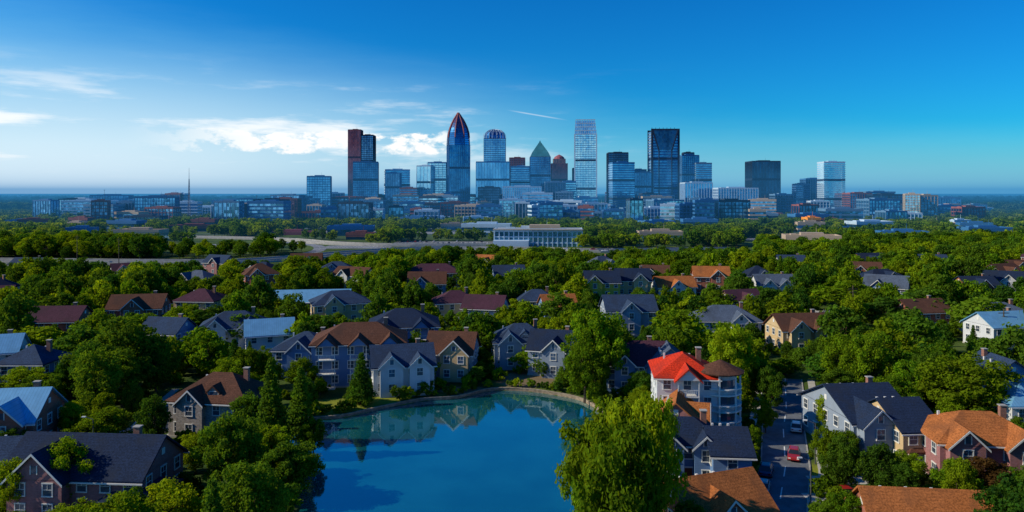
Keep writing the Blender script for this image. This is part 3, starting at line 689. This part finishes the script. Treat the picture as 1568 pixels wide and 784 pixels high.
TD('apartment_building',1100,1200,354,720,'navy','brick','grid',3,0.3,bay=4); TD('apartment_building',996,1098,350,740,'navy','brick','grid',-3,0.25,bay=4)
TD('apartment_building',1256,1296,334,840,'navy','brick','grid',0,0.5); 
a,w,d,Ht=T('apartment_building',1237,1257,331,830,'red','orange','bands',0,1.2); a.done(); ZON[-1]=(ZON[-1][0],ZON[-1][1],ZON[-1][2],8)
TD('office_building',415,476,352,700,'red','red','bands',0,0.4); ZON[-1]=(ZON[-1][0],ZON[-1][1],ZON[-1][2],6); TD('warehouse',206,300,381,520,'red','brick','bands',0,0.3,fh=5)
TD('office_building',454,540,322,950,'navy','brick','grid',0,0.3); TD('office_building',540,586,318,940,'light','white','grid',0,0.4)
D=548; a,w,d,Ht=T('long_school_building',757,893,347,D,'blue','white','grid',-4,0.25,bay=3.6,fh=3.8,fin=0.7); f=a.p('roof_canopy',FR['tan']); f.box(-w/2-1,w/2+1,-d/2-2.2,d/2+1,Ht-2.4,Ht-1.9)
f.box(-w*0.1,w*0.25,-d*0.4,d*0.3,Ht-1.8,Ht+1.2); a.p('lower_hall',FR['white']).box(-w/2,-w*0.1,-d/2-12,-d/2-0.8,-1,5); a.done()
zone(gx(825,D),D,10,6);zone(gx(790,D),D,10,6);zone(gx(860,D),D,10,6)
gls=['navy','blue','dark','blue','light','navy']; frs=['white','grey','dark','tan','brick','blue','grey','white','blue']
for i in range(190):
    D=R.uniform(860,1500); px=R.uniform(60,1500) if i<135 else R.uniform(440,1240)
    wpx=R.uniform(22,60); top=R.uniform(302,331) if D<1150 else R.uniform(292,318)
    if gh(top,D)<8: top=320; 
    if gh(top,D)<8: continue
    TD('office_building',px-wpx/2,px+wpx/2,top,D,R.choice(gls),R.choice(frs),R.choice(['grid','bands','fins']),R.uniform(-15,15),R.uniform(0.35,0.7),bay=4.5,fh=4.2)
for i in range(44):
    D=R.uniform(520,900); px=R.choice([R.uniform(0,430),R.uniform(430,760),R.uniform(920,1568)])
    wpx=R.uniform(40,90)*600/D; Ht=R.uniform(7,13); X=gx(px,D)
    if any(math.hypot(X-z[0],D-z[1])<z[2]+22 for z in ZON): continue
    a,w_,d_,h_=T('warehouse',px-wpx/2,px+wpx/2,296+(CAMH-Ht)*1120/D,D,R.choice(gls),R.choice(['white','white','brick','blue','tan']),'bands',R.uniform(-15,15),R.uniform(0.4,0.6),fh=4.5); a.done()
    ZON[-1]=(ZON[-1][0],ZON[-1][1],ZON[-1][2],6)
D=980; a=Asset('radio_mast',gx(289.5,D),D); f=a.p('lattice',plain('mast_steel',(0.25,0.2,0.22),0.6,0.1)); Hm=gh(257,D)
for k in range(14):
    z0=Hm*0.8*k/14;z1=Hm*0.8*(k+1)/14; r0=2.6*(1-k/16);r1=2.6*(1-(k+1)/16)
    c0=[(r0*math.cos(i*2.094),r0*math.sin(i*2.094),z0) for i in range(3)];c1=[(r1*math.cos(i*2.094),r1*math.sin(i*2.094),z1) for i in range(3)]
    for i in range(3): f.tube(c0[i],c1[i],0.28,0.28,4); f.tube(c0[i],c1[(i+1)%3],0.16,0.16,4); f.tube(c1[i],c1[(i+1)%3],0.16,0.16,4)
f.tube((0,0,Hm*0.78),(0,0,Hm),0.35,0.15,5); a.done()
for (px,py,D,h) in ((118,365,420,16),(182,368,400,16),(1537,478,190,10),(1306,470,230,11),(160,290,1100,46),(393,300,1000,38)):
    a=Asset('utility_pole',gx(px,D),D); f=a.p('pole',M_bark); f.tube((0,0,0),(0,0,h),0.25,0.14,6); f.box(-1.4,1.4,-0.08,0.08,h-1.2,h-1.0); f.box(-1.0,1.0,-0.08,0.08,h-2.2,h-2.0); a.done()
# ------------------------------------------------------------ foliage
def leafmat(name,dark,lite,yel):
    m,nt,out=newmat(name)
    tc=N(nt,'ShaderNodeTexCoord'); oi=N(nt,'ShaderNodeObjectInfo'); geo=N(nt,'ShaderNodeNewGeometry')
    n1=noise(nt,tc.outputs['Object'],0.45,3,0.6); n2=noise(nt,tc.outputs['Object'],2.5,2,0.6)
    c=mixc(nt,smooth(nt,n1,0.35,0.65),dark,lite)
    c=mixc(nt,mth(nt,'MULTIPLY',smooth(nt,n2,0.45,0.75),0.6),c,yel)
    c=mixc(nt,mth(nt,'MULTIPLY',oi.outputs['Random'],0.55),c,yel)
    rr=mth(nt,'FRACT',mth(nt,'MULTIPLY',oi.outputs['Random'],7.31))
    c=mixc(nt,mth(nt,'MULTIPLY',rr,0.55),c,tuple(x*0.5 for x in dark))
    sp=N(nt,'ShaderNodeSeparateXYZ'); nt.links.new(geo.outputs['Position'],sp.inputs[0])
    c=mixc(nt,mth(nt,'MULTIPLY',smooth(nt,sp.outputs[1],650,2200),0.95),c,(0.004,0.055,0.11))  # blue aerial haze mixed into the leaf colour of distant trees
    df=N(nt,'ShaderNodeBsdfDiffuse'); tr=N(nt,'ShaderNodeBsdfTranslucent')
    nt.links.new(c,df.inputs[0]); nt.links.new(mixc(nt,0.6,c,mixc(nt,1.0,c,(2.2,1.8,0.3),'MULTIPLY')),tr.inputs[0])
    ms=N(nt,'ShaderNodeMixShader'); ms.inputs[0].default_value=0.40
    nt.links.new(df.outputs[0],ms.inputs[1]); nt.links.new(tr.outputs[0],ms.inputs[2]); nt.links.new(ms.outputs[0],out.inputs[0]); return m
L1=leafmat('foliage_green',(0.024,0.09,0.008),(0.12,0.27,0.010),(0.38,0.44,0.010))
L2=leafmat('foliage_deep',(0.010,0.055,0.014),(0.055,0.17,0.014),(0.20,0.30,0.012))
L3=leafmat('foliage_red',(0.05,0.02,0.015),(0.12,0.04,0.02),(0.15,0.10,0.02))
def make_tree(name,seed,Ht,Rc,ncl,nleaf,leaf,kind='broad',mat=None,zlow=0.22,cr=(0.18,0.33)):
    rg=np.random.RandomState(seed); mb=MB(); rr=random.Random(seed)
    pts=[]; x=y=0
    top=0.75*Ht if kind=='broad' else 0.95*Ht
    for k in range(6):
        pts.append((x,y,top*k/5)); x+=rr.uniform(-0.25,0.25); y+=rr.uniform(-0.25,0.25)
    tr=0.028*Ht
    for k in range(5): mb.tube(pts[k],pts[k+1],tr*(1-k/5.6),tr*(1-(k+1)/5.6),7)
    C=[]
    if kind=='broad':
        ga=math.pi*(3-5**.5); l0=rr.uniform(0,6.28); l1=rr.uniform(0,6.28); taper=rr.uniform(0.0,0.35)
        for i in range(ncl):
            t=(i+0.5)/ncl; zz=1-2*t; ph=i*ga+rr.uniform(-.4,.4); rad=math.sqrt(1-zz*zz)*(1-taper*max(0,zz)); k=rr.uniform(0.35,1.0)**0.7
            lf=1+0.18*math.sin(2*ph+l0)+0.14*math.sin(3*ph+l1+zz*2)
            rx=Rc*k*rad*rr.uniform(0.8,1.1)*lf
            cz=Ht*(zlow+ (1-zlow)/2)+zz*Ht*(1-zlow)/2*k*0.95
            C.append((rx*math.cos(ph),rx*math.sin(ph),cz,Rc*rr.uniform(*cr)))
        for i in range(0,ncl,3):
            c_=C[i]; b0=pts[2+i%3]; mb.tube(b0,(c_[0]*0.8,c_[1]*0.8,c_[2]-0.2),tr*0.35,tr*0.08,5)
    else:
        for i in range(ncl):
            t=(i+0.5)/ncl; z=Ht*(0.08+0.9*t); r=Rc*(1-t)**0.85*rr.uniform(0.6,1.0); ph=i*2.4
            C.append((r*math.cos(ph)*0.7,r*math.sin(ph)*0.7,z,Rc*(0.14+0.26*(1-t))))
        for i in range(0,ncl,3):
            c_=C[i]; mb.tube((0,0,c_[2]+0.3),(c_[0],c_[1],c_[2]),tr*0.2,tr*0.06,4)
    nb=len(mb.f)
    me=bpy.data.meshes.new(name)
    C=np.array(C); wts=C[:,3]**2; wts/=wts.sum()
    ci=rg.choice(len(C),nleaf,p=wts)
    dr=rg.normal(size=(nleaf,3)); dr/=np.linalg.norm(dr,axis=1)[:,None]
    rad=C[ci,3]*(0.45+0.75*rg.rand(nleaf)**0.6)
    spike=rg.rand(nleaf)<0.14; rad=np.where(spike,rad*1.35,rad)
    P=C[ci,:3]+dr*rad[:,None]*np.array([1,1,0.75])
    P[:,2]=np.maximum(P[:,2],Ht*0.06)
    nn=dr+rg.normal(size=(nleaf,3))*0.55; nn[:,2]+=0.2; nn/=np.linalg.norm(nn,axis=1)[:,None]
    u=np.cross(nn,rg.normal(size=(nleaf,3))); u/=np.linalg.norm(u,axis=1)[:,None]; v=np.cross(nn,u)
    s=(leaf*rg.uniform(0.5,1.3,nleaf))[:,None]/2
    Q=np.stack([P+u*s*1.25,P+v*s*0.8+nn*s*0.15,P-u*s*1.25,P-v*s*0.8+nn*s*0.15],1).reshape(-1,3)
    b=len(mb.v); verts=mb.v+[tuple(q) for q in Q.tolist()]
    faces=mb.f+[(b+4*i,b+4*i+1,b+4*i+2,b+4*i+3) for i in range(nleaf)]
    me.from_pydata(verts,[],faces); me.materials.append(M_bark); me.materials.append(mat or L1)
    mi=np.ones(len(faces),np.int32); mi[:nb]=0; me.polygons.foreach_set('material_index',mi); me.update(); return me
near_b=[make_tree('tree_mesh_near',s,12,5.2,72,12000,0.38,'broad',L1 if s%2 else L2,0.16,(0.10,0.24)) for s in (1,2,3,4,5,6,7)]
near_c=[make_tree('conifer_mesh_near',s,12,2.9,44,6500,0.36,'conifer',L2) for s in (11,12)]
mid_b=[make_tree('tree_mesh_mid',s,12,5.4,42,2400,0.72,'broad',L1 if s%2 else L2,0.16,(0.13,0.27)) for s in (21,22,23,24,25,26)]
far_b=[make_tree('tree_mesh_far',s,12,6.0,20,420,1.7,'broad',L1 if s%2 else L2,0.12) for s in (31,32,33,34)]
red_b=make_tree('tree_mesh_red',41,12,4.5,26,6000,0.42,'broad',L3)
def tree(kind,x,y,h,w,me=None):
    if me is None:
        lst={'broad':near_b if y<150 else mid_b,'con':near_c,'red':[red_b]}[kind]; me=R.choice(lst)
    bw={'broad':10.6,'con':5.8,'red':9.5}[kind]
    i_=(near_b+mid_b).index(me) if kind=='broad' else 0
    nm={'broad':'maple_tree' if i_%2==0 else 'oak_tree','con':'cypress_tree','red':'red_plum_tree'}[kind]
    addobj(nm,me,None,(x,y,-0.1),R.uniform(0,6.28),(w/bw,w/bw,h/12))
    return (x,y,w)
TL=[]
def tp(px,D,ytop,wpx,kind='broad',h=None):
    x=gx(px,D); hh=h or max(4,gh(ytop,D)); TL.append(tree(kind,x,D,hh,wpx*D/1120,R.choice([near_b[0],near_b[2],near_b[4]]) if (kind=='broad' and D<95) and px>800 and px<1020 else None))
for q in ((935,80,605,150),(985,77,598,120),(905,84,650,90),(955,70,640,150),(1000,92,600,80),(912,146,470,95),(895,140,520,70),(945,152,500,70),
  (185,143,487,125),(150,138,520,80),(310,166,500,85),(268,160,515,60),(240,150,520,60),(440,96,672,100),(455,102,690,70),(105,92,668,85),(60,100,690,60),(235,114,604,60),(155,114,626,95),(22,108,655,60),
  (385,84,712,110),(268,81,732,115),(330,88,740,60),(365,104,640,60),(730,185,478,75),(700,195,500,60),(790,230,458,55),(1040,176,474,95),(1000,182,500,60),(1268,152,535,80),(1290,176,468,80),
  (1360,160,490,90),(1330,170,500,70),(1480,124,540,140),(1440,140,520,90),(1400,170,470,90),(1545,150,500,80),(1515,95,700,80,'red'),(1470,88,700,60),(1350,95,680,75),(1390,100,690,60),(1292,97,668,55),(1268,104,650,45),
  (1305,86,750,60),(1268,118,600,42),(1172,122,610,34),(1150,112,650,34),(1180,134,560,45),(1200,160,560,50),(1145,100,700,34),(1165,142,550,45),(650,150,540,40),(810,163,530,50),(640,162,510,50),(1110,160,520,55),(1150,165,540,45),
  (380,118,600,60),(100,150,560,80),(40,140,560,80),(60,122,600,70),(350,135,545,60),(20,90,700,70),(480,112,640,40),
  (130,165,500,90),(60,175,500,90),(220,185,480,80),(380,190,480,80),(330,210,470,80),(480,195,480,70),(600,215,465,70),(550,230,455,70),(860,210,450,80),(1100,230,445,80),(1180,240,440,90),(1300,250,430,90),(1420,220,440,100),(1500,200,455,100),(1350,215,455,80),(880,180,500,60),(640,215,470,60),(1080,200,470,60),(1210,190,490,70)):
    tp(*q)
for q in ((415,112,545,62,'con'),(460,118,560,55,'con'),(400,124,590,50,'con'),(553,139,538,46,'con'),(540,141,580,30,'con'),(640,148,552,30,'con'),(860,152,560,30,'con')): tp(*q)
xs=[];ys=[];hs=[];ws=[]
yy=72.0
while yy<300:
    sx=6.8 if yy<200 else 8.0; x=-0.78*yy-6
    while x<0.78*yy+6:
        X=x+R.uniform(-2.8,2.8);Y=yy+R.uniform(-2.8,2.8); w=R.uniform(6,12.5); h=w*R.uniform(1.0,1.5)
        xs.append(X);ys.append(Y);hs.append(h);ws.append(w); x+=sx
    yy+=6.6 if yy<200 else 8.0
sdp=pond_sd(np.array(xs),np.array(ys))
wa=np.array(ws)
bad=blocked(xs,ys,hs,wa/2)|(sdp>-2.0)
h2=np.array([R.uniform(5,7.5) for _ in xs]); w2=np.array([R.uniform(4,6.5) for _ in xs]); bad2=blocked(xs,ys,h2,w2/2)|(sdp>-1.8)
h3=np.array([R.uniform(2.5,4.5) for _ in xs]); w3=np.array([R.uniform(2.6,4) for _ in xs]); bad3=blocked(xs,ys,h3,w3/2)|(sdp>-1.5)
for i in range(len(xs)):
    X,Y,h,w=xs[i],ys[i],hs[i],ws[i]
    if bad[i]:
        if not bad2[i]: h,w=h2[i],w2[i]
        elif not bad3[i]: h,w=h3[i],w3[i]
        else: continue
    if any(math.hypot(X-a_,Y-b_)<(w+c_)*0.27 for a_,b_,c_ in TL): continue
    k='con' if (R.random()<0.1 and h>6) else 'broad'
    TL.append(tree(k,X,Y,h,w*(0.55 if k=='con' else 1)))
print('near trees',len(TL))
def instancer(name,proto,items):
    mb=MB()
    for (x,y,s,a_) in items:
        c=math.cos(a_)*s/2;d=math.sin(a_)*s/2
        mb.poly([(x+c-d,y+d+c,0),(x-c-d,y-d+c,0),(x-c+d,y-d-c,0),(x+c+d,y+d-c,0)])
    o=addobj(name,mb.mesh(name,[])); ch=addobj('tree_crown',proto,o)
    o.instance_type='FACES'; o.use_instance_faces_scale=True; o.instance_faces_scale=1.0
    o.show_instancer_for_render=False; o.show_instancer_for_viewport=False
    if o.data.polygons[0].normal.z<0: o.data.flip_normals()
    return o
Yr=np.random.uniform(72,240,1800); Xr=np.random.uniform(-0.75,0.75,1800)*Yr
ok=(pond_sd(Xr,Yr)<-0.9)&~blocked(Xr,Yr,np.full(1800,1.5),np.full(1800,0.8))
shr=[(float(x),float(y),R.uniform(0.1,0.26),R.uniform(0,6)) for x,y in zip(Xr[ok],Yr[ok])]
for i in range(len(PA)):
    p0=PA[i];n=(PA[(i+1)%len(PA)]-PA[i-1]); n=n/np.linalg.norm(n); q=p0+np.array([-n[1],n[0]])*R.uniform(1.0,2.0)
    if pond_sd(q[:1],q[1:])[0]>-0.7: q=p0-np.array([-n[1],n[0]])*1.4
    if R.random()<0.75: shr.append((float(q[0]),float(q[1]),R.uniform(0.08,0.2),R.uniform(0,6)))
shrub=[make_tree('shrub_mesh',s,12,7,14,900,1.6,'broad',L1 if s%2 else L2,0.05) for s in (51,52)]
instancer('shrubbery',shrub[0],shr[::2]); instancer('shrubbery',shrub[1],shr[1::2])
def woods(name,y0,y1,step,smin,smax,protos,ang=0.80,dens_fn=None):
    X=[];Y=[];S=[]; y=y0
    while y<y1:
        x=-ang*y-20
        while x<ang*y+20:
            X.append(x+R.uniform(-.45,.45)*step);Y.append(y+R.uniform(-.45,.45)*step);S.append(R.uniform(smin,smax)); x+=step
        y+=step
    X=np.array(X);Y=np.array(Y);S=np.array(S)
    bad=blocked(X,Y,S*12,S*5.5)
    if dens_fn is not None: bad|=dens_fn(X,Y)
    it=[(X[i],Y[i],S[i],R.uniform(0,6.28)) for i in range(len(X)) if not bad[i]]
    R.shuffle(it); k=len(protos)
    for j,p in enumerate(protos): instancer(name,p,it[j::k])
    print(name,len(it))
woods('woodland',300,520,8.0,0.65,1.25,mid_b[:4])
woods('woodland',520,820,9.5,0.7,1.2,far_b)
rs=np.random.RandomState(3)
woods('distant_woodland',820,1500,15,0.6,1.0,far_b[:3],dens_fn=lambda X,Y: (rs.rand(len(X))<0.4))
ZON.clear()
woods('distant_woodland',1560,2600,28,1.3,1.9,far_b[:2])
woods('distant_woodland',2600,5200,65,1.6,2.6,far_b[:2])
# ------------------------------------------------------------ aerial haze: slab over the city, emits its own blue in place of scattered light
m,nt,out=newmat('haze_glow')
dn=0.00024
ab=N(nt,'ShaderNodeVolumeAbsorption',Density=dn); ab.inputs['Color'].default_value=(0,0,0,1)
em=N(nt,'ShaderNodeEmission',Strength=dn); em.inputs['Color'].default_value=(0.04,0.26,0.56,1)
ad=N(nt,'ShaderNodeAddShader'); nt.links.new(ab.outputs[0],ad.inputs[0]); nt.links.new(em.outputs[0],ad.inputs[1]); nt.links.new(ad.outputs[0],out.inputs['Volume'])
mb=MB(); mb.box(-9000,9000,500,6000,-20,75); addobj('haze_glow',mb.mesh('haze_glow',[m]))
# ------------------------------------------------------------ sun, sky, camera
AZ,EL=-96.0,31.0
az=math.radians(AZ);el=math.radians(EL)
sun=bpy.data.lights.new('sun','SUN'); sun.energy=5.0; sun.angle=math.radians(0.5); sun.color=(1.0,0.88,0.66)
so=bpy.data.objects.new('sun',sun); scene.collection.objects.link(so)
so.rotation_euler=Vector((math.sin(az)*math.cos(el),math.cos(az)*math.cos(el),math.sin(el))).to_track_quat('Z','Y').to_euler()
w=bpy.data.worlds.new('World'); scene.world=w; w.use_nodes=True; nt=w.node_tree; nt.nodes.clear()
out=nt.nodes.new('ShaderNodeOutputWorld'); bg=nt.nodes.new('ShaderNodeBackground')
sky=nt.nodes.new('ShaderNodeTexSky'); sky.sky_type='NISHITA'; sky.sun_disc=False; sky.sun_elevation=el; sky.sun_rotation=az; sky.air_density=1.0; sky.dust_density=0.6; sky.ozone_density=3.0
tc=nt.nodes.new('ShaderNodeTexCoord'); d_=tc.outputs['Generated']
s=N(nt,'ShaderNodeSeparateXYZ'); nt.links.new(d_,s.inputs[0]); X,Y,Z=s.outputs
hs_=N(nt,'ShaderNodeHueSaturation',Saturation=1.4,Value=1.0); nt.links.new(sky.outputs[0],hs_.inputs['Color'])
base=mixc(nt,1.0,hs_.outputs[0],(0.08,0.86,1.30),'MULTIPLY')
mp=N(nt,'ShaderNodeMapping'); mp.inputs['Scale'].default_value=(3,3,22); nt.links.new(d_,mp.inputs['Vector'])
cir=noise(nt,mp.outputs[0],1.2,6,0.62)
line=mth(nt,'SUBTRACT',mth(nt,'MULTIPLY_ADD',X,-0.17,0.16),mth(nt,'ABSOLUTE',Z))
veil=smooth(nt,mth(nt,'ADD',line,mth(nt,'MULTIPLY_ADD',cir,0.06,-0.03)),-0.02,0.15)
c=mixc(nt,mth(nt,'MULTIPLY',veil,0.6),base,(2.4,6.0,8.8))
hz=mth(nt,'SUBTRACT',1.0,smooth(nt,mth(nt,'ABSOLUTE',Z),0.0,0.09))
c=mixc(nt,mth(nt,'MULTIPLY',hz,0.6),c,(3.2,6.4,8.2))
gl_=mth(nt,'MULTIPLY',smooth(nt,mth(nt,'MULTIPLY',X,-1.0),-0.15,0.55),mth(nt,'SUBTRACT',1.0,smooth(nt,Z,0.0,0.2)))
c=mixc(nt,mth(nt,'MULTIPLY',gl_,0.95),c,(7.8,9.3,10.2))
cb=mth(nt,'MULTIPLY',smooth(nt,cir,0.5,0.66),mth(nt,'MULTIPLY',smooth(nt,Z,0.01,0.05),mth(nt,'SUBTRACT',1.0,smooth(nt,Z,0.07,0.18))))
c=mixc(nt,mth(nt,'MULTIPLY',cb,mth(nt,'MULTIPLY',smooth(nt,mth(nt,'MULTIPLY',X,-1.0),-0.3,0.35),0.85)),c,(10.5,10.6,10.6))
mp2=N(nt,'ShaderNodeMapping'); mp2.inputs['Scale'].default_value=(14,14,30); mp2.inputs['Location'].default_value=(0.7,0.2,0.35); nt.links.new(d_,mp2.inputs['Vector'])
cu=noise(nt,mp2.outputs[0],1.5,9,0.62)
m1=mth(nt,'MULTIPLY',smooth(nt,Z,0.04,0.055),mth(nt,'SUBTRACT',1.0,smooth(nt,Z,0.075,0.1)))
m2=mth(nt,'MULTIPLY',smooth(nt,X,-0.48,-0.3),mth(nt,'SUBTRACT',1.0,smooth(nt,X,-0.12,-0.02)))
c=mixc(nt,mth(nt,'MULTIPLY',smooth(nt,mth(nt,'MULTIPLY',cu,m1),0.42,0.54),m2),c,(10.6,10.6,10.4))
ct=mth(nt,'ABSOLUTE',mth(nt,'SUBTRACT',Z,mth(nt,'MULTIPLY_ADD',X,-0.17,0.112)))
cm_=mth(nt,'MULTIPLY',mth(nt,'SUBTRACT',1.0,smooth(nt,ct,0.0002,0.0014)),mth(nt,'MULTIPLY',smooth(nt,X,-0.01,0.02),mth(nt,'SUBTRACT',1.0,smooth(nt,X,0.04,0.08))))
c=mixc(nt,mth(nt,'MULTIPLY',cm_,0.4),c,(8,9,10))
nt.links.new(c,bg.inputs[0]); bg.inputs[1].default_value=0.1; nt.links.new(bg.outputs[0],out.inputs[0])
cam=bpy.data.cameras.new('camera'); co=bpy.data.objects.new('camera',cam); scene.collection.objects.link(co)
co.location=(0,0,CAMH); co.rotation_euler=(math.radians(90),0,0); cam.sensor_width=36; cam.lens=36*1120/1568; cam.shift_y=-96/1568
cam.clip_start=1; cam.clip_end=100000; scene.camera=co
scene.view_settings.view_transform='Standard'; scene.view_settings.look='None'; scene.view_settings.exposure=0
